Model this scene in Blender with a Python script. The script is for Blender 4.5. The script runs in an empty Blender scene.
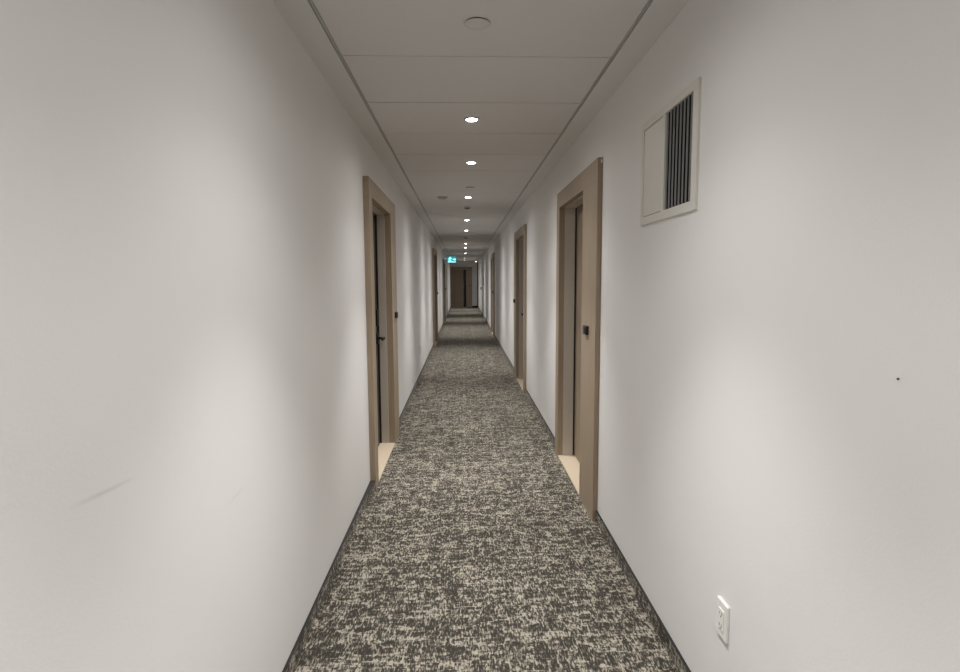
import bpy, bmesh, math, random
from mathutils import Matrix, Vector
random.seed(4)
S = bpy.context.scene
COL = S.collection

# ---------------------------------------------------------------- camera
H = 1.45
F_PX, PITCH, YAW, ROLL = 558.97, 0.1001, 0.0298, -0.0053
cy, sy = math.cos(YAW), math.sin(YAW)
fw = Vector((sy*math.cos(PITCH), cy*math.cos(PITCH), -math.sin(PITCH)))
rt = Vector((cy, -sy, 0.0)); up = rt.cross(fw)
r2 = rt*math.cos(ROLL) + up*math.sin(ROLL)
u2 = -rt*math.sin(ROLL) + up*math.cos(ROLL)
cd = bpy.data.cameras.new('camera'); cam = bpy.data.objects.new('camera', cd); COL.objects.link(cam)
m = Matrix((r2, u2, -fw)).transposed().to_4x4(); m.translation = (0, 0, H)
cam.matrix_world = m
cd.sensor_fit = 'HORIZONTAL'; cd.sensor_width = 36.0; cd.lens = F_PX/960*36.0
cd.clip_start = 0.05; cd.clip_end = 100
S.camera = cam

# ---------------------------------------------------------------- world, exposure, light levels
w = bpy.data.worlds.new('world'); S.world = w; w.use_nodes = True
w.node_tree.nodes['Background'].inputs[0].default_value = (0.05, 0.05, 0.05, 1)
w.node_tree.nodes['Background'].inputs[1].default_value = 0.2
S.view_settings.view_transform = 'Standard'
S.view_settings.look = 'None'
S.view_settings.gamma = 1.0
S.view_settings.use_curve_mapping = False
S.view_settings.exposure = 0.03
S.cycles.diffuse_bounces = 8
BEAMS = ((150.0, 74, 1.0), (32.0, 118, 0.95), (14.0, 172, 1.0))      # power, full cone in degrees, blend: reflector beam, shoulder, spill
LAMP_COLOR = (1.0, 0.985, 0.972)

# ---------------------------------------------------------------- measures
XL, XR, ZC = -0.654, 0.7945, 2.413
GL, GR = -0.5206, 0.6621            # shadow gaps of the ceiling field
Y0, YE = -3.2, 29.6
TH = 0.16
SK = 0.069

# ---------------------------------------------------------------- materials
def mat(name):
    mt = bpy.data.materials.new(name); mt.use_nodes = True
    nt = mt.node_tree; b = nt.nodes['Principled BSDF']
    return mt, nt, b
def N(nt, typ, **kw):
    n = nt.nodes.new(typ)
    for k, v in kw.items(): setattr(n, k, v)
    return n
def plain(name, col, rough=0.5, metal=0.0, var=0.06, scale=30, bump=0.0, spec=0.5):
    mt, nt, b = mat(name)
    tc = N(nt, 'ShaderNodeTexCoord'); no = N(nt, 'ShaderNodeTexNoise')
    no.inputs['Scale'].default_value = scale; no.inputs['Detail'].default_value = 4
    nt.links.new(tc.outputs['Object'], no.inputs['Vector'])
    mx = N(nt, 'ShaderNodeMix', data_type='RGBA')
    mx.inputs[6].default_value = (*[c*(1-var) for c in col], 1)
    mx.inputs[7].default_value = (*[min(1, c*(1+var)) for c in col], 1)
    nt.links.new(no.outputs['Fac'], mx.inputs[0]); nt.links.new(mx.outputs[2], b.inputs['Base Color'])
    b.inputs['Roughness'].default_value = rough; b.inputs['Metallic'].default_value = metal
    b.inputs['Specular IOR Level'].default_value = spec
    if bump:
        bp = N(nt, 'ShaderNodeBump'); bp.inputs['Strength'].default_value = bump; bp.inputs['Distance'].default_value = 0.002
        n2 = N(nt, 'ShaderNodeTexNoise'); n2.inputs['Scale'].default_value = scale*9
        nt.links.new(tc.outputs['Object'], n2.inputs['Vector'])
        nt.links.new(n2.outputs['Fac'], bp.inputs['Height']); nt.links.new(bp.outputs['Normal'], b.inputs['Normal'])
    return mt
def emis(name, col, strength):
    mt, nt, b = mat(name)
    b.inputs['Base Color'].default_value = (*col, 1)
    b.inputs['Emission Color'].default_value = (*col, 1); b.inputs['Emission Strength'].default_value = strength
    return mt
def wood(name, c0, c1, rough=0.45):
    mt, nt, b = mat(name)
    tc = N(nt, 'ShaderNodeTexCoord'); mp = N(nt, 'ShaderNodeMapping')
    mp.inputs['Scale'].default_value = (70, 70, 3.0)
    no = N(nt, 'ShaderNodeTexNoise'); no.inputs['Scale'].default_value = 1.0; no.inputs['Detail'].default_value = 5
    no.inputs['Distortion'].default_value = 0.4
    nt.links.new(tc.outputs['Object'], mp.inputs['Vector']); nt.links.new(mp.outputs['Vector'], no.inputs['Vector'])
    cr = N(nt, 'ShaderNodeValToRGB')
    cr.color_ramp.elements[0].position = 0.3; cr.color_ramp.elements[0].color = (*c0, 1)
    cr.color_ramp.elements[1].position = 0.7; cr.color_ramp.elements[1].color = (*c1, 1)
    nt.links.new(no.outputs['Fac'], cr.inputs['Fac']); nt.links.new(cr.outputs['Color'], b.inputs['Base Color'])
    b.inputs['Roughness'].default_value = rough; b.inputs['Specular IOR Level'].default_value = 0.3
    return mt
def wall_mat(name, scuffs=()):
    mt, nt, b = mat(name)
    tc = N(nt, 'ShaderNodeTexCoord')
    n1 = N(nt, 'ShaderNodeTexNoise'); n1.inputs['Scale'].default_value = 2.2; n1.inputs['Detail'].default_value = 3
    nt.links.new(tc.outputs['Object'], n1.inputs['Vector'])
    mx = N(nt, 'ShaderNodeMix', data_type='RGBA')
    mx.inputs[6].default_value = (0.742, 0.728, 0.722, 1); mx.inputs[7].default_value = (0.765, 0.757, 0.738, 1)
    nt.links.new(n1.outputs['Fac'], mx.inputs[0]); out = mx.outputs[2]
    for (ya, za, yb, zb, wd, amt) in scuffs:            # shoe and luggage scuffs rubbed on the paint
        ln = math.hypot(yb-ya, zb-za); ux, uz = (yb-ya)/ln, (zb-za)/ln
        sp = N(nt, 'ShaderNodeSeparateXYZ'); nt.links.new(tc.outputs['Object'], sp.inputs[0])
        def lin(ky, kz, c):
            a = N(nt, 'ShaderNodeMath', operation='MULTIPLY_ADD'); a.inputs[1].default_value = ky; a.inputs[2].default_value = c
            nt.links.new(sp.outputs[1], a.inputs[0])
            d = N(nt, 'ShaderNodeMath', operation='MULTIPLY_ADD'); d.inputs[1].default_value = kz
            nt.links.new(sp.outputs[2], d.inputs[0]); nt.links.new(a.outputs[0], d.inputs[2])
            return d.outputs[0]
        cyy, czz = (ya+yb)/2, (za+zb)/2
        al = lin(ux, uz, -(ux*cyy+uz*czz)); ac = lin(-uz, ux, -(-uz*cyy+ux*czz))
        def soft(s, r):
            a = N(nt, 'ShaderNodeMath', operation='ABSOLUTE'); nt.links.new(s, a.inputs[0])
            q = N(nt, 'ShaderNodeMapRange'); q.inputs[1].default_value = r*0.2; q.inputs[2].default_value = r
            q.inputs[3].default_value = 1; q.inputs[4].default_value = 0
            nt.links.new(a.outputs[0], q.inputs[0]); return q.outputs[0]
        mu = N(nt, 'ShaderNodeMath', operation='MULTIPLY'); nt.links.new(soft(al, ln/2), mu.inputs[0]); nt.links.new(soft(ac, wd), mu.inputs[1])
        m2 = N(nt, 'ShaderNodeMath', operation='MULTIPLY'); m2.inputs[1].default_value = amt; nt.links.new(mu.outputs[0], m2.inputs[0])
        mm = N(nt, 'ShaderNodeMix', data_type='RGBA'); mm.inputs[7].default_value = (0.25, 0.23, 0.21, 1)
        nt.links.new(out, mm.inputs[6]); nt.links.new(m2.outputs[0], mm.inputs[0]); out = mm.outputs[2]
    nt.links.new(out, b.inputs['Base Color'])
    b.inputs['Roughness'].default_value = 0.65; b.inputs['Specular IOR Level'].default_value = 0.25
    n2 = N(nt, 'ShaderNodeTexNoise'); n2.inputs['Scale'].default_value = 160; n2.inputs['Detail'].default_value = 2
    nt.links.new(tc.outputs['Object'], n2.inputs['Vector'])
    bp = N(nt, 'ShaderNodeBump'); bp.inputs['Strength'].default_value = 0.12; bp.inputs['Distance'].default_value = 0.002
    nt.links.new(n2.outputs['Fac'], bp.inputs['Height']); nt.links.new(bp.outputs['Normal'], b.inputs['Normal'])
    return mt
def carpet_mat(name, dark, mid, light, wallside=False):
    mt, nt, b = mat(name)
    tc = N(nt, 'ShaderNodeTexCoord')
    src = tc.outputs['Object']
    if wallside:                                        # the same roll turned up the wall: height takes the place of width
        sp = N(nt, 'ShaderNodeSeparateXYZ'); cb = N(nt, 'ShaderNodeCombineXYZ'); ad = N(nt, 'ShaderNodeMath', operation='ADD')
        nt.links.new(src, sp.inputs[0]); nt.links.new(sp.outputs[0], ad.inputs[0]); nt.links.new(sp.outputs[2], ad.inputs[1])
        nt.links.new(ad.outputs[0], cb.inputs[0]); nt.links.new(sp.outputs[1], cb.inputs[1]); src = cb.outputs[0]
    sn = N(nt, 'ShaderNodeVectorMath', operation='SNAP'); sn.inputs[1].default_value = (0.003, 0.006, 1.0)
    nt.links.new(src, sn.inputs[0])
    def noise(sc, detail, s=sn):
        mp = N(nt, 'ShaderNodeMapping'); mp.inputs['Scale'].default_value = sc
        no = N(nt, 'ShaderNodeTexNoise'); no.inputs['Scale'].default_value = 1; no.inputs['Detail'].default_value = detail
        no.inputs['Roughness'].default_value = 0.6
        nt.links.new(s.outputs[0], mp.inputs['Vector']); nt.links.new(mp.outputs['Vector'], no.inputs['Vector'])
        return no.outputs['Fac']
    terms = [(noise((150, 36, 1), 3), 2.3), (noise((8, 55, 1), 2), 0.4), (noise((60, 5, 1), 2), 0.55), (noise((5, 4, 1), 3), 0.3)]
    acc = None
    for s, k in terms:
        mu = N(nt, 'ShaderNodeMath', operation='MULTIPLY_ADD'); mu.inputs[1].default_value = k; mu.inputs[2].default_value = 0
        nt.links.new(s, mu.inputs[0])
        if acc is not None: nt.links.new(acc, mu.inputs[2])
        acc = mu.outputs[0]
    for sc, k, wd in (((12, 7, 1), 0.30, 0.045), ((4, 14, 1), 0.32, 0.035)):      # pale woven veins between the dark tufts
        rd = N(nt, 'ShaderNodeMath', operation='SUBTRACT'); rd.inputs[1].default_value = 0.5; nt.links.new(noise(sc, 5), rd.inputs[0])
        ab = N(nt, 'ShaderNodeMath', operation='ABSOLUTE'); nt.links.new(rd.outputs[0], ab.inputs[0])
        q = N(nt, 'ShaderNodeMapRange'); q.inputs[1].default_value = 0.0; q.inputs[2].default_value = wd; q.inputs[3].default_value = k; q.inputs[4].default_value = 0.0
        nt.links.new(ab.outputs[0], q.inputs[0])
        ad2 = N(nt, 'ShaderNodeMath', operation='ADD'); nt.links.new(q.outputs[0], ad2.inputs[0]); nt.links.new(acc, ad2.inputs[1]); acc = ad2.outputs[0]
    cr = N(nt, 'ShaderNodeValToRGB')
    e = cr.color_ramp.elements
    mr = N(nt, 'ShaderNodeMapRange'); mr.inputs[1].default_value = 1.41; mr.inputs[2].default_value = 2.50
    nt.links.new(acc, mr.inputs[0]); nt.links.new(mr.outputs[0], cr.inputs['Fac'])
    e[0].position = 0.33; e[0].color = (*dark, 1); e[1].position = 0.78; e[1].color = (*light, 1)
    q = e.new(0.52); q.color = (*mid, 1)
    nt.links.new(cr.outputs['Color'], b.inputs['Base Color'])
    b.inputs['Sheen Weight'].default_value = 0.22; b.inputs['Sheen Roughness'].default_value = 0.22; b.inputs['Sheen Tint'].default_value = (1.0, 0.93, 0.84, 1)
    b.inputs['Roughness'].default_value = 0.95; b.inputs['Specular IOR Level'].default_value = 0.1
    bp = N(nt, 'ShaderNodeBump'); bp.inputs['Strength'].default_value = 0.35; bp.inputs['Distance'].default_value = 0.004
    nt.links.new(mr.outputs[0], bp.inputs['Height']); nt.links.new(bp.outputs['Normal'], b.inputs['Normal'])
    return mt

CD, CM, CLT = (0.040, 0.036, 0.030), (0.115, 0.104, 0.085), (0.37, 0.335, 0.275)
M = dict(
    wall=wall_mat('white wall paint'),
    wall_l=wall_mat('white wall paint with scuffs', [(0.90, 1.078, 1.11, 1.062, 0.006, 0.20), (1.50, 0.835, 1.64, 0.843, 0.004, 0.14)]),
    ceil=plain('ceiling tile', (0.68, 0.66, 0.645), 0.85, var=0.02, scale=60, bump=0.1, spec=0.1),
    border=plain('ceiling border plaster', (0.68, 0.67, 0.655), 0.8, var=0.02, scale=20, spec=0.1),
    gap=plain('ceiling void', (0.05, 0.048, 0.045), 0.9),
    tbar=plain('grey painted angle profile', (0.42, 0.42, 0.40), 0.5),
    carpet=carpet_mat('patterned carpet', CD, CM, CLT),
    cove=carpet_mat('patterned carpet upstand', CD, CM, CLT, True),
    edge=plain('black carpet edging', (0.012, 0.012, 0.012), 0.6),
    wood=wood('greige oak laminate', (0.305, 0.237, 0.168), (0.358, 0.283, 0.205)),
    leaf=wood('brown oak laminate', (0.27, 0.212, 0.155), (0.315, 0.25, 0.186)),
    jamb=plain('taupe painted jamb', (0.50, 0.45, 0.39), 0.5, var=0.03),
    sill=wood('pale beech threshold', (0.50, 0.415, 0.305), (0.555, 0.465, 0.35), 0.5),
    black=plain('black plastic', (0.012, 0.012, 0.013), 0.35),
    blackm=plain('black metal', (0.02, 0.02, 0.022), 0.4, metal=0.6),
    glassy=plain('black gloss strip', (0.008, 0.008, 0.011), 0.15),
    white=plain('white plastic', (0.80, 0.79, 0.76), 0.4, var=0.01),
    vent=plain('cream enamel', (0.66, 0.645, 0.59), 0.45, var=0.02),
    blade=plain('grey vane metal', (0.36, 0.36, 0.355), 0.5, var=0.02),
    dark=plain('dark duct', (0.006, 0.006, 0.006), 0.9),
    cover=plain('sprinkler cover enamel', (0.64, 0.63, 0.60), 0.5, var=0.02),
    steel=plain('brushed grey metal ring', (0.32, 0.32, 0.31), 0.35, metal=0.7),
    brown=plain('dark brown sensor vent', (0.03, 0.018, 0.012), 0.6),
    lens=emis('lit lens', (1.0, 0.98, 0.93), 20.0),
    signface=emis('lit green sign panel', (0.0, 0.40, 0.45), 0.75),
    signwhite=emis('lit white pictogram', (0.5, 1.0, 1.0), 1.5),
)

# ---------------------------------------------------------------- helpers
def box(bm, a, b, mi=0, bev=0.0):
    lo = [min(p, q) for p, q in zip(a, b)]; hi = [max(p, q) for p, q in zip(a, b)]
    r = bmesh.ops.create_cube(bm, size=1.0)
    for v in r['verts']:
        v.co = Vector([(l+h)/2 + c*(h-l) for l, h, c in zip(lo, hi, v.co)])
    fs = {f for v in r['verts'] for f in v.link_faces}
    for f in fs: f.material_index = mi
    if bev:
        es = {e for v in r['verts'] for e in v.link_edges}
        out = bmesh.ops.bevel(bm, geom=list(es), offset=bev, segments=2, profile=0.6, affect='EDGES')
        for f in out['faces']: f.material_index = mi
def lathe(bm, prof, c=(0, 0, 0), seg=32, mi=0, axis='z', smooth=True):
    rings = []
    for r, z in prof:
        ring = []
        for i in range(seg):
            t = 2*math.pi*i/seg; x, y = r*math.cos(t), r*math.sin(t)
            p = {'z': (x, y, z), 'x': (z, x, y), 'y': (x, z, y)}[axis]
            ring.append(bm.verts.new(Vector(c)+Vector(p)))
        rings.append(ring)
    for a, b in zip(rings, rings[1:]):
        for i in range(seg):
            j = (i+1) % seg
            f = bm.faces.new((a[i], a[j], b[j], b[i])); f.material_index = mi; f.smooth = smooth
    for ring, flip in ((rings[0], True), (rings[-1], False)):
        f = bm.faces.new(ring[::-1] if flip else ring); f.material_index = mi
def obj(name, bm, mats, parent=None, loc=None, fix=True):
    if fix: bmesh.ops.recalc_face_normals(bm, faces=bm.faces)
    me = bpy.data.meshes.new(name); bm.to_mesh(me); bm.free()
    for x in (mats if isinstance(mats, (list, tuple)) else [mats]): me.materials.append(x)
    o = bpy.data.objects.new(name, me); COL.objects.link(o)
    if parent: o.parent = parent
    if loc: o.location = loc
    return o
def tag(o, label=None, cat=None, group=None, kind=None):
    if label: o['label'] = label
    if cat: o['category'] = cat
    if group: o['group'] = group
    if kind: o['kind'] = kind
    return o
def thing(name, label, cat, loc=(0, 0, 0), group=None, kind=None):
    o = bpy.data.objects.new(name, None); COL.objects.link(o); o.location = loc; o.empty_display_size = 0.1
    return tag(o, label, cat, group, kind)
def dup(root, loc, label):
    r = root.copy(); COL.objects.link(r); r.location = loc; r['label'] = label
    for ch in list(root.children):
        c = ch.copy(); COL.objects.link(c); c.parent = r
        for g in list(ch.children):
            d = g.copy(); COL.objects.link(d); d.parent = c
    return r

# ---------------------------------------------------------------- door positions: outer near, opening near, opening far, outer far, panel side
DR = [(3.210, 3.597, 4.465, 4.590, 'lo'), (6.980, 7.115, 8.075, 8.400, 'hi'), (14.10, 14.47, 15.37, 15.49, 'lo')]
DL = [(3.780, 3.905, 4.884, 5.215, 'hi'), (12.10, 12.20, 13.20, 13.55, 'hi'), (18.45, 18.55, 19.55, 19.90, 'hi')]
DE = (-0.645, -0.595, 0.185, 0.475, 'hi')
HO, HT = 2.013, 2.134                                    # opening and casing heights

# ---------------------------------------------------------------- floor, walls, ceiling
bm = bmesh.new(); box(bm, (XL-0.14, Y0, -0.08), (XR+0.14, YE+0.14, 0.0))
tag(obj('floor', bm, M['carpet']), 'grey and beige patterned carpet running down the corridor', 'floor', kind='structure')

def wall_side(name, x0, x1, doors, m, label, side_hole=None):
    bm = bmesh.new(); y = Y0
    for (u0, a, b, u3, s) in doors:
        if y == Y0 and side_hole: # opening for the air duct
            hy0, hy1, hz0, hz1 = side_hole
            box(bm, (x0, y, 0), (x1, hy0, ZC)); box(bm, (x0, hy0, 0), (x1, hy1, hz0)); box(bm, (x0, hy0, hz1), (x1, hy1, ZC)); y = hy1
        box(bm, (x0, y, 0), (x1, a-0.02, ZC)); box(bm, (x0, a-0.02, HO+0.02), (x1, b+0.02, ZC)); y = b+0.02
    box(bm, (x0, y, 0), (x1, YE, ZC))
    return tag(obj(name, bm, m), label, 'wall', kind='structure')
wall_side('wall_left', XL-TH, XL, DL, M['wall_l'], 'white left corridor wall with faint scuffs')
wall_side('wall_right', XR, XR+TH, DR, M['wall'], 'white right corridor wall with vent and outlet', (1.935, 2.466, 1.71, 2.09))
bm = bmesh.new(); u0, a, b, u3, s = DE
box(bm, (XL-TH, YE, 0), (a-0.02, YE+TH, ZC)); box(bm, (a-0.02, YE, HO+0.02), (b+0.02, YE+TH, ZC)); box(bm, (b+0.02, YE, 0), (XR+TH, YE+TH, ZC))
tag(obj('wall_end', bm, M['wall']), 'dim end wall of the corridor around the last door', 'wall', kind='structure')
bm = bmesh.new(); box(bm, (XL-TH, Y0-TH, 0), (XR+TH, Y0, ZC))
tag(obj('wall_back', bm, M['wall']), 'white wall behind the camera', 'wall', kind='structure')

bm = bmesh.new()
box(bm, (XL-TH, Y0-TH, ZC+0.016), (XR+TH, YE+TH, ZC+0.10), 1)                     # void above the tiles
box(bm, (XL, Y0, ZC), (GL-0.009, YE, ZC+0.016), 2); box(bm, (GR+0.009, Y0, ZC), (XR, YE, ZC+0.016), 2)
PITCHT, YT0 = 0.6355, 2.530
k = math.floor((Y0-YT0)/PITCHT)
while YT0+k*PITCHT < YE:
    ya, yb = max(Y0, YT0+k*PITCHT), min(YE, YT0+(k+1)*PITCHT)
    dz = random.uniform(-0.0006, 0.0006)
    box(bm, (GL+0.009, ya+0.004, ZC+dz), (GR-0.009, yb-0.004, ZC+0.016), 0)
    k += 1
tag(obj('ceiling', bm, [M['ceil'], M['gap'], M['border']]), 'grey white tiled corridor ceiling with plain borders', 'ceiling', kind='structure')
for i, (xa, xb) in enumerate(((GL-0.005, GL+0.005), (GR-0.005, GR+0.005))):
    bm = bmesh.new(); box(bm, (xa, Y0, ZC+0.003), (xb, YE, ZC+0.012))
    tag(obj('trim_%d' % (i+1), bm, M['tbar']), 'thin grey metal angle along the %s edge of the ceiling tiles' % ('left', 'right')[i], 'trim', kind='structure')

# skirting: carpet turned up the wall with a black edge
def skirt(bm, pts, side):
    # pts: (x of the outer face, y); extruded from the wall plane
    xw = XL if side < 0 else XR
    for (xa, ya), (xb, yb) in zip(pts, pts[1:]):
        for z0, z1, mi, ex in ((0.0, SK-0.003, 0, 0.0), (SK-0.003, SK, 1, 0.0005)):
            vs = []
            for z in (z0, z1):
                for x, y in ((xw, ya), (xa-side*ex, ya), (xb-side*ex, yb), (xw, yb)):
                    vs.append(bm.verts.new((x, y, z)))
            for q in ((0, 1, 2, 3), (4, 5, 6, 7), (0, 1, 5, 4), (1, 2, 6, 5), (2, 3, 7, 6), (3, 0, 4, 7)):
                f = bm.faces.new([vs[i] for i in q]); f.material_index = mi
bm = bmesh.new(); t = 0.009
skirt(bm, [(XL+t, Y0), (XL+t, 2.2), (XL+0.007, 2.5), (XL+0.012, 2.9), (XL+0.013, 3.2), (XL+0.015, 3.38), (XL+0.021, 3.52), (XL+0.031, 3.64), (XL+0.036, 3.779)], -1)
skirt(bm, [(XL+t, 5.216), (XL+t, 12.099)], -1); skirt(bm, [(XL+t, 13.551), (XL+t, 18.449)], -1); skirt(bm, [(XL+t, 19.901), (XL+t, YE-0.03)], -1)
tag(obj('baseboard_left', bm, [M['cove'], M['edge']]), 'carpet upstand with black edge along the left wall, bulging before the first door', 'baseboard', kind='structure')
bm = bmesh.new()
for ya, yb in ((Y0, 3.209), (4.591, 6.979), (8.401, 14.099), (15.491, YE)):
    skirt(bm, [(XR-t, ya), (XR-t, yb)], 1)
tag(obj('baseboard_right', bm, [M['cove'], M['edge']]), 'carpet upstand with black edge along the right wall', 'baseboard', kind='structure')
bm = bmesh.new(); box(bm, (0.477, YE-0.012, 0), (XR-0.012, YE, 0.085))
tag(obj('baseboard_end', bm, M['edge']), 'black skirting beside the end door', 'baseboard', kind='structure')
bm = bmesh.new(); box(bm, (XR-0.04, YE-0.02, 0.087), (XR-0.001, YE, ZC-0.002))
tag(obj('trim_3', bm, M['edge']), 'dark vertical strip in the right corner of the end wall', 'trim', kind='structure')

# ---------------------------------------------------------------- doors
def make_door(n, spec, wallkind, label, cas):
    u0, a, b, u3, side = spec
    uc = (a+b)/2
    D = {'R': 0.108, 'L': 0.091, 'E': 0.10}[wallkind]      # depth of the leaf face behind the wall plane
    if wallkind == 'R': base = (XR, uc, 0); mp = lambda u, d, z: (d, u-uc, z)
    elif wallkind == 'L': base = (XL, uc, 0); mp = lambda u, d, z: (-d, u-uc, z)
    else: base = (uc, YE, 0); mp = lambda u, d, z: (u-uc, d, z)
    t = thing('door_%d' % n, label, 'door', base, kind='structure')
    def B(bm, ua, ub, da, db, za, zb, bev=0.0, mi=0): box(bm, mp(ua, da, za), mp(ub, db, zb), mi, bev)
    # casing: head across the full width, narrow hinge post, return into the wall
    bm = bmesh.new()
    B(bm, u0, u3, -cas, 0, HO, HT, 0.0015)
    if side == 'hi': B(bm, u0, a, -cas, 0, 0, HO-0.0005, 0.0015)
    else: B(bm, b, u3, -cas, 0, 0, HO-0.0005, 0.0015)
    B(bm, a-0.02, a, 0, 0.014, 0, HO); B(bm, b, b+0.02, 0, 0.014, 0, HO); B(bm, a-0.02, b+0.02, 0, 0.014, HO, HO+0.02)
    fr = obj('door_casing', bm, M['wood'], t)
    # wide panel on the latch side, carries the card reader
    bm = bmesh.new()
    pa, pb = (b, u3) if side == 'hi' else (u0, a)
    B(bm, pa, pb, -cas, 0, 0, HO-0.0005, 0.0015)
    pn = obj('side_panel', bm, M['wood'], t)
    pc = b+0.19 if side == 'hi' else a-0.175
    if wallkind == 'E': pc = b+0.16
    bm = bmesh.new(); B(bm, pc-0.042, pc+0.042, -cas-0.020, -cas, 1.110, 1.165, 0.004)
    B(bm, pc-0.026, pc+0.026, -cas-0.023, -cas-0.018, 1.120, 1.155, 0.002)
    rd = obj('card_reader', bm, M['black'], pn); rd['label'] = 'small black card reader'
    # jamb
    bm = bmesh.new()
    s = 0.008
    B(bm, a-0.02, a+s, 0.014, D-0.013, 0.010, HO+0.0); B(bm, b-s, b+0.02, 0.014, D-0.013, 0.010, HO); B(bm, a+s, b-s, 0.014, D-0.013, HO-s, HO+0.02)
    obj('door_jamb', bm, M['jamb'], t)
    # dark seal between jamb and leaf
    bm = bmesh.new()
    B(bm, a-0.02, a+s-0.003, D-0.013, 0.155, 0.010, HO); B(bm, b-s+0.003, b+0.02, D-0.013, 0.155, 0.010, HO); B(bm, a+s-0.003, b-s+0.003, D-0.013, 0.155, HO-s+0.003, HO+0.02)
    obj('door_seal', bm, M['black'], t)
    # leaf
    bm = bmesh.new(); la, lb = a+s-0.001, b-s+0.001
    B(bm, la, lb, D, D+0.04, 0.014, HO-s+0.001, 0.0015)
    lf = obj('door_leaf', bm, M['leaf'], t)
    sg = 1 if side == 'hi' else -1
    le = lb if side == 'hi' else la                     # latch edge
    bm = bmesh.new(); B(bm, le-sg*0.012, le-sg*(0.112 if wallkind != 'E' else 0.15), D-0.003, D, 0.02, HO-s-0.012)
    st = obj('gloss_strip', bm, M['glassy'], lf); st['label'] = 'dark glossy vertical strip'
    hc = le-sg*0.066
    bm = bmesh.new()
    B(bm, hc-0.022, hc+0.022, D-0.013, D-0.003, 0.905, 1.0, 0.003)
    lathe_c = mp(hc, 0.0, 0.955)
    ax = 'y' if wallkind == 'E' else 'x'
    dd = [(0.011, D-0.012), (0.011, D-0.062)]
    sgn = -1 if wallkind == 'L' else 1
    lathe(bm, [(r, sgn*d) for r, d in dd], (lathe_c[0], lathe_c[1], 0.955), 16, 0, ax)
    B(bm, hc+sg*0.012, hc-sg*0.115, D-0.072, D-0.056, 0.944, 0.966, 0.004)
    obj('lever_handle', bm, M['blackm'], lf)
    bm = bmesh.new(); B(bm, hc-0.026, hc+0.026, D-0.014, D-0.003, 1.06, 1.20, 0.004)
    obj('lock_plate', bm, M['blackm'], lf)
    # threshold
    bm = bmesh.new(); B(bm, a, b, -cas+0.004, D+0.02, 0.0, 0.010, 0.002)
    th = obj('threshold', bm, M['sill'], t); th['label'] = 'pale wood threshold'
    return t
make_door(1, DR[0], 'R', 'nearest right door, greige wood with wide casing and black card reader near the camera', 0.029)
make_door(2, DR[1], 'R', 'second wooden door on the right wall, past the nearest one', 0.029)
make_door(3, DR[2], 'R', 'farthest wooden door on the right wall, thin dark sliver', 0.029)
make_door(4, DL[0], 'L', 'nearest left door, recessed behind wood casing with dark strip and lever handle', 0.0395)
make_door(5, DL[1], 'L', 'second wooden door on the left wall, dark sliver before the exit sign', 0.0395)
make_door(6, DL[2], 'L', 'farthest left door, just below and before the green exit sign', 0.0395)
make_door(7, DE, 'E', 'dark wooden door closing the far end of the corridor', 0.03)
# white plug on the casing edge of the nearest right door
d1 = [o for o in COL.objects if o.name == 'door_1'][0]
bm = bmesh.new(); box(bm, (-0.012, 3.2065-d1.location.y, 2.103), (-0.004, 3.2100-d1.location.y, 2.122), 0, 0.001)
pl = obj('casing_plug', bm, M['white'], d1); pl['label'] = 'tiny white plug on the casing edge'

# ---------------------------------------------------------------- ceiling fixtures
def downlight(loc, label):
    t = thing('downlight', label, 'ceiling light', loc, 'recessed downlights along the corridor ceiling')
    bm = bmesh.new(); lathe(bm, [(0.036, 0.0), (0.0355, -0.004), (0.038, -0.006), (0.044, -0.004), (0.047, 0.0)], seg=40)
    obj('trim_ring', bm, M['steel'], t)
    bm = bmesh.new(); lathe(bm, [(0.0345, -0.0005), (0.0345, -0.004), (0.030, -0.008), (0.02, -0.0105), (0.008, -0.0115)], seg=40)
    obj('lens', bm, M['lens'], t)
    for pw, an, bl in BEAMS:
        ld = bpy.data.lights.new('downlight_lamp', 'SPOT'); ld.energy = pw; ld.color = LAMP_COLOR
        ld.spot_size = math.radians(an); ld.spot_blend = bl; ld.shadow_soft_size = 0.03
        lo = bpy.data.objects.new('downlight_lamp', ld); COL.objects.link(lo); lo.parent = t; lo.location = (0, 0, -0.045)
    return t
LY = [(0.061, 3.475, 'bright round downlight nearest the camera'), (0.076, 4.72, 'second downlight from the camera, well before the sprinkler cover'),
      (0.068, 6.654, 'third downlight, between the sprinkler cover and the detector'), (0.073, 9.17, 'fourth downlight from the camera, first beyond the detector'),
      (0.073, 11.05, 'fifth downlight, last before the dark ceiling stretch'), (0.078, 14.98, 'sixth downlight, first after the dark ceiling stretch'),
      (0.078, 16.86, 'seventh downlight, close behind the sixth'), (0.085, 20.5, 'eighth downlight, level with the exit sign'),
      ]
proto = None
for x, y, lb in LY:
    if proto is None: proto = downlight((x, y, ZC), lb)
    else: dup(proto, (x, y, ZC), lb)
DIM = emis('dimly lit lens', (1.0, 0.98, 0.93), 3.0)
for x, y, lb in ((0.085, 24.9, 'ninth downlight, dim, beyond the exit sign'), (0.085, 27.45, 'farthest downlight, dim, added to brighten the end door')):  # the farthest one is an added lamp that brightens the corridor end
    q = dup(proto, (x, y, ZC), lb)
    for ch in q.children:
        if ch.name.startswith('lens'): ch.data = ch.data.copy(); ch.data.materials[0] = DIM
dup(proto, (0.065, 1.575, ZC), 'downlight above the view, just before the round cover')
dup(proto, (0.065, 0.305, ZC), 'unseen downlight added behind the camera to light the near walls')  # added out of view to brighten the near walls
dup(proto, (0.065, -1.6, ZC), 'rearmost unseen downlight, added behind the camera as fill')  # second added lamp out of view, fill for the near walls

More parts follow.
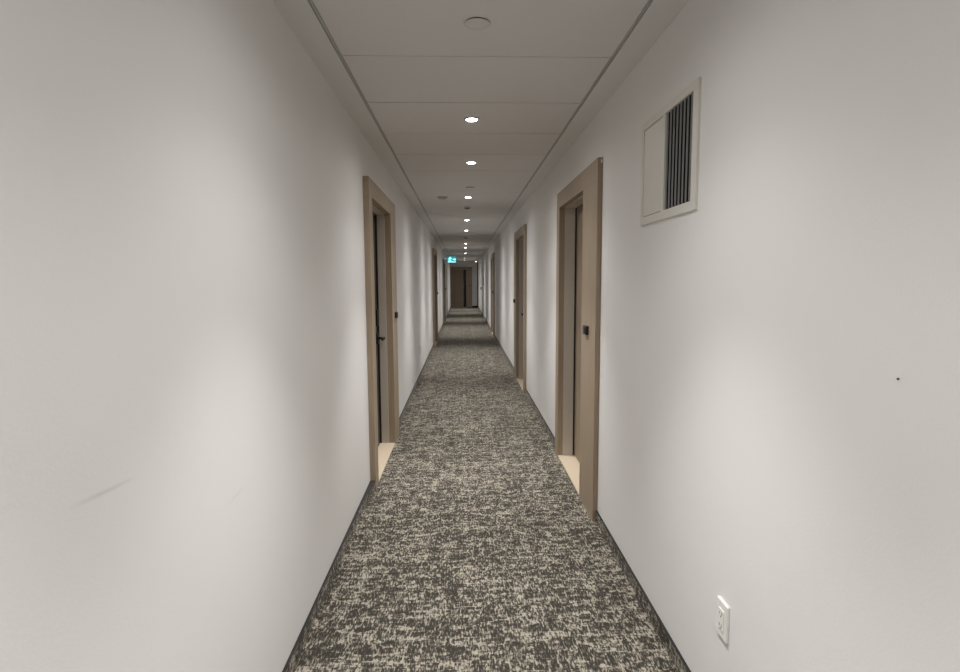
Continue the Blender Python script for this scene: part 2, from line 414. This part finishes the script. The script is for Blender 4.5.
def sprinkler(loc, label):
    t = thing('sprinkler_cover', label, 'sprinkler', loc, 'round sprinkler covers')
    bm = bmesh.new(); lathe(bm, [(0.043, 0.0), (0.043, -0.003)], seg=40); obj('ring', bm, M['edge'], t)
    bm = bmesh.new(); lathe(bm, [(0.047, -0.005), (0.0475, -0.006), (0.0465, -0.007), (0.03, -0.0078), (0.004, -0.008)], seg=40)
    lathe(bm, [(0.02, -0.003), (0.02, -0.006)], seg=20)
    obj('cover_plate', bm, M['cover'], t)
    return t
sp = sprinkler((0.061, 2.208, ZC), 'round pale sprinkler cover plate on the ceiling nearest the camera')
dup(sp, (0.082, 5.98, ZC), 'round sprinkler cover plate farther down, just before the third downlight')

def detector(loc, label):
    t = thing('smoke_detector', label, 'detector', loc, 'small ceiling detectors')
    bm = bmesh.new(); lathe(bm, [(0.042, 0.0), (0.042, -0.010), (0.036, -0.016)], seg=32); obj('base', bm, M['cover'], t)
    bm = bmesh.new(); lathe(bm, [(0.030, -0.016), (0.031, -0.030), (0.020, -0.038)], seg=32); obj('sensor_cap', bm, M['steel'], t)
    bm = bmesh.new()
    for i in range(8):
        an = 2*math.pi*(i+0.5)/8; c = Vector((0.0305*math.cos(an), 0.0305*math.sin(an), -0.023))
        n0 = len(bm.verts); box(bm, (-0.004, -0.008, -0.005), (0.004, 0.008, 0.005)); bm.verts.ensure_lookup_table()
        for v in bm.verts[n0:]: v.co = Matrix.Rotation(an, 4, 'Z') @ v.co + c
    obj('vent_slots', bm, M['brown'], t)
    return t
dt = detector((0.064, 7.502, ZC), 'small detector with dark vents behind the third downlight')
dup(dt, (0.076, 12.76, ZC), 'small dark detector in the unlit stretch of ceiling')
dup(dt, (0.077, 19.2, ZC), 'small dark detector right before the eighth downlight')
t = thing('ceiling_speaker', 'flat grey disc on the ceiling left of the third downlight', 'ceiling device', (-0.23, 6.652, ZC))
bm = bmesh.new(); lathe(bm, [(0.062, 0.0), (0.062, -0.006), (0.056, -0.010)], seg=40); obj('rim', bm, M['tbar'], t)
bm = bmesh.new(); lathe(bm, [(0.050, -0.010), (0.044, -0.020), (0.026, -0.028), (0.005, -0.030)], seg=40); obj('dome', bm, M['tbar'], t)

t = thing('emergency_lamp', 'small white fixture hanging from the ceiling near the right wall at the far end', 'lamp', (0.63, 26.8, ZC))
bm = bmesh.new(); lathe(bm, [(0.03, 0.0), (0.028, -0.012), (0.012, -0.016), (0.012, -0.035)], seg=20); obj('mount', bm, M['blackm'], t)
bm = bmesh.new(); lathe(bm, [(0.012, -0.035), (0.046, -0.040), (0.048, -0.085), (0.046, -0.09)], seg=24); obj('body', bm, M['white'], t)
bm = bmesh.new(); lathe(bm, [(0.044, -0.09), (0.040, -0.104), (0.02, -0.112)], seg=24); obj('lens', bm, DIM, t)

# ---------------------------------------------------------------- exit sign on the left wall
t = thing('exit_sign', 'lit green running figure exit sign sticking out from the left wall', 'exit sign', (XL, 21.5, 2.225))
bm = bmesh.new(); box(bm, (0.0, -0.035, -0.01), (0.06, 0.035, 0.07), 0, 0.004); obj('mounting_bracket', bm, M['white'], t)
bm = bmesh.new(); box(bm, (0.06, -0.022, -0.115), (0.415, 0.022, 0.115), 0, 0.005); hs = obj('housing', bm, plain('dark green housing', (0.0, 0.06, 0.06), 0.4), t)
bm = bmesh.new(); box(bm, (0.072, -0.025, -0.109), (0.403, -0.022, 0.109), 0); fp = obj('face_panel', bm, M['signface'], t)
def poly(bm, pts, y0, y1):
    a = [bm.verts.new((x, y0, z)) for x, z in pts]; b = [bm.verts.new((x, y1, z)) for x, z in pts]
    bm.faces.new(a); bm.faces.new(b[::-1])
    for i in range(len(pts)):
        j = (i+1) % len(pts); bm.faces.new((a[i], b[i], b[j], a[j]))
def limb(bm, p, q, wd):
    p, q = Vector(p), Vector(q); d = (q-p).normalized(); n = Vector((-d.y, d.x))*wd/2
    poly(bm, [tuple(p+n), tuple(q+n), tuple(q-n), tuple(p-n)], -0.028, -0.025)
bm = bmesh.new()
cx = 0.165
lathe(bm, [(0.020, -0.028), (0.020, -0.025)], (cx+0.012, 0, 0.082), 20, 0, 'y')
limb(bm, (cx+0.004, 0.060), (cx-0.012, -0.008), 0.034)                 # trunk
limb(bm, (cx+0.006, 0.052), (cx+0.048, 0.030), 0.014); limb(bm, (cx+0.046, 0.030), (cx+0.066, 0.052), 0.013)
limb(bm, (cx-0.002, 0.052), (cx-0.042, 0.034), 0.014); limb(bm, (cx-0.041, 0.036), (cx-0.050, 0.002), 0.013)
limb(bm, (cx-0.006, -0.006), (cx+0.034, -0.030), 0.019); limb(bm, (cx+0.032, -0.026), (cx+0.024, -0.085), 0.017)
limb(bm, (cx-0.012, -0.006), (cx-0.024, -0.052), 0.019); limb(bm, (cx-0.022, -0.050), (cx-0.072, -0.062), 0.017)
poly(bm, [(0.085, -0.104), (0.392, -0.104), (0.392, -0.078), (0.085, -0.078)], -0.028, -0.025)      # ground bar
poly(bm, [(0.27, 0.02), (0.345, 0.02), (0.345, 0.052), (0.392, 0.002), (0.345, -0.048), (0.345, -0.016), (0.27, -0.016)], -0.028, -0.025)   # arrow
pg = obj('pictogram', bm, M['signwhite'], fp); pg['label'] = 'bright running figure, arrow and bar'

# ---------------------------------------------------------------- vent grille on the right wall
VY0, VY1, VZ0, VZ1 = 1.900, 2.488, 1.683, 2.114
t = thing('vent_grille', 'cream air vent with vertical louvres high on the right wall', 'vent', (XR, (VY0+VY1)/2, VZ0))
oy = t.location.y
def V(bm, ya, yb, xa, xb, za, zb, bev=0.0): box(bm, (xa, ya-oy, za-VZ0), (xb, yb-oy, zb-VZ0), 0, bev)
bm = bmesh.new(); fr = 0.034; p = -0.010
V(bm, VY0, VY1, p, 0, VZ0, VZ0+fr, 0.0015); V(bm, VY0, VY1, p, 0, VZ1-fr+0.004, VZ1, 0.0015)
V(bm, VY0, VY0+0.042, p, 0, VZ0+fr, VZ1-fr+0.004, 0.0015); V(bm, VY1-0.03, VY1, p, 0, VZ0+fr, VZ1-fr+0.004, 0.0015)
V(bm, 2.205, 2.232, p, 0, VZ0+fr, VZ1-fr+0.004, 0.001)
obj('frame', bm, M['vent'], t)
bm = bmesh.new()
ya, yb, za, zb = 1.9355, 2.4655, 1.7105, 2.0895
V(bm, ya, yb, 0.11, 0.115, za, zb); V(bm, ya, ya+0.004, 0.001, 0.11, za, zb); V(bm, yb-0.004, yb, 0.001, 0.11, za, zb)
V(bm, ya+0.004, yb-0.004, 0.001, 0.11, za, za+0.004); V(bm, ya+0.004, yb-0.004, 0.001, 0.11, zb-0.004, zb)
obj('duct_liner', bm, M['dark'], t)
def blades(bm, y0, y1, n, half, ang, th):
    for i in range(n):
        c = Vector((p/2-0.0005, y0+(y1-y0)*(i+0.5)/n-oy, 0)); n0 = len(bm.verts)
        box(bm, (-half, -th/2, VZ0+fr+0.003-VZ0), (half, th/2, VZ1-fr+0.001-VZ0)); bm.verts.ensure_lookup_table()
        for v in bm.verts[n0:]:
            z = v.co.z; q = Matrix.Rotation(ang, 4, 'Z') @ Vector((v.co.x, v.co.y, 0)) + c; v.co = (q.x, q.y, z)
bm = bmesh.new(); blades(bm, VY0+0.043, 2.204, 8, 0.0028, 0.0, 0.002)
b1 = obj('open_louvres', bm, M['blade'], t); b1['label'] = 'dark open half of the louvres'
bm = bmesh.new(); blades(bm, 2.233, VY1-0.031, 14, 0.0073, math.radians(-82), 0.0014)
b2 = obj('closed_louvres', bm, M['vent'], t); b2['label'] = 'pale closed half of the louvres'

# ---------------------------------------------------------------- outlets, wall devices
def outlet(side, y, zc, label):
    xw = XR if side > 0 else XL
    t = thing('wall_outlet', label, 'outlet', (xw, y, zc), 'white wall outlets')
    q = -side
    bm = bmesh.new(); box(bm, (0, -0.035, -0.058), (q*0.009, 0.035, 0.058), 0, 0.003); obj('cover_plate', bm, M['white'], t)
    bm = bmesh.new(); box(bm, (q*0.009, -0.017, -0.034), (q*0.0115, 0.017, 0.034), 0, 0.001); rc = obj('receptacle', bm, M['white'], t)
    bm = bmesh.new()
    for zz in (-0.019, 0.019):
        box(bm, (q*0.0115, -0.0075, zz-0.003), (q*0.0119, -0.0055, zz+0.007)); box(bm, (q*0.0115, 0.0055, zz-0.003), (q*0.0119, 0.0075, zz+0.006))
        lathe(bm, [(0.0025, q*0.0115), (0.0025, q*0.0119)], (0, 0, zz-0.009), 12, 0, 'x')
    obj('slots', bm, M['edge'], rc)
    return t
outlet(1, 1.600, 0.407, 'white double outlet low on the right wall near the camera')
outlet(-1, 8.38, 0.412, 'small white outlet low on the left wall beyond the nearest left door')

bm = bmesh.new(); lathe(bm, [(0.0012, 0.0), (0.0012, -0.002), (0.0021, -0.0022), (0.0018, -0.0035)], (0, 0, 0), 12, 0, 'x')
o = obj('wall_nail', bm, M['brown'], None, (XR, 0.984, 1.266))
tag(o, 'tiny dark nail head in the bare right wall beside the vent', 'nail')

t = thing('wall_plaque', 'tall thin dark edged plaque on the far right wall past the farthest right door', 'sign', (XR, 21.85, 1.415))
bm = bmesh.new(); box(bm, (-0.02, -0.16, -0.18), (0, 0.16, 0.18), 0, 0.003); obj('frame', bm, M['blackm'], t)
bm = bmesh.new(); box(bm, (-0.022, -0.145, -0.165), (-0.02, 0.145, 0.165)); obj('face', bm, M['white'], t)
t = thing('call_point', 'small dark wall device on the far right wall beyond the plaque', 'wall device', (XR, 24.27, 1.09))
bm = bmesh.new(); box(bm, (-0.03, -0.05, -0.055), (0, 0.05, 0.055), 0, 0.004); obj('box', bm, M['blackm'], t)
bm = bmesh.new(); box(bm, (-0.034, -0.03, -0.03), (-0.03, 0.03, 0.03), 0, 0.001); obj('button', bm, M['white'], t)
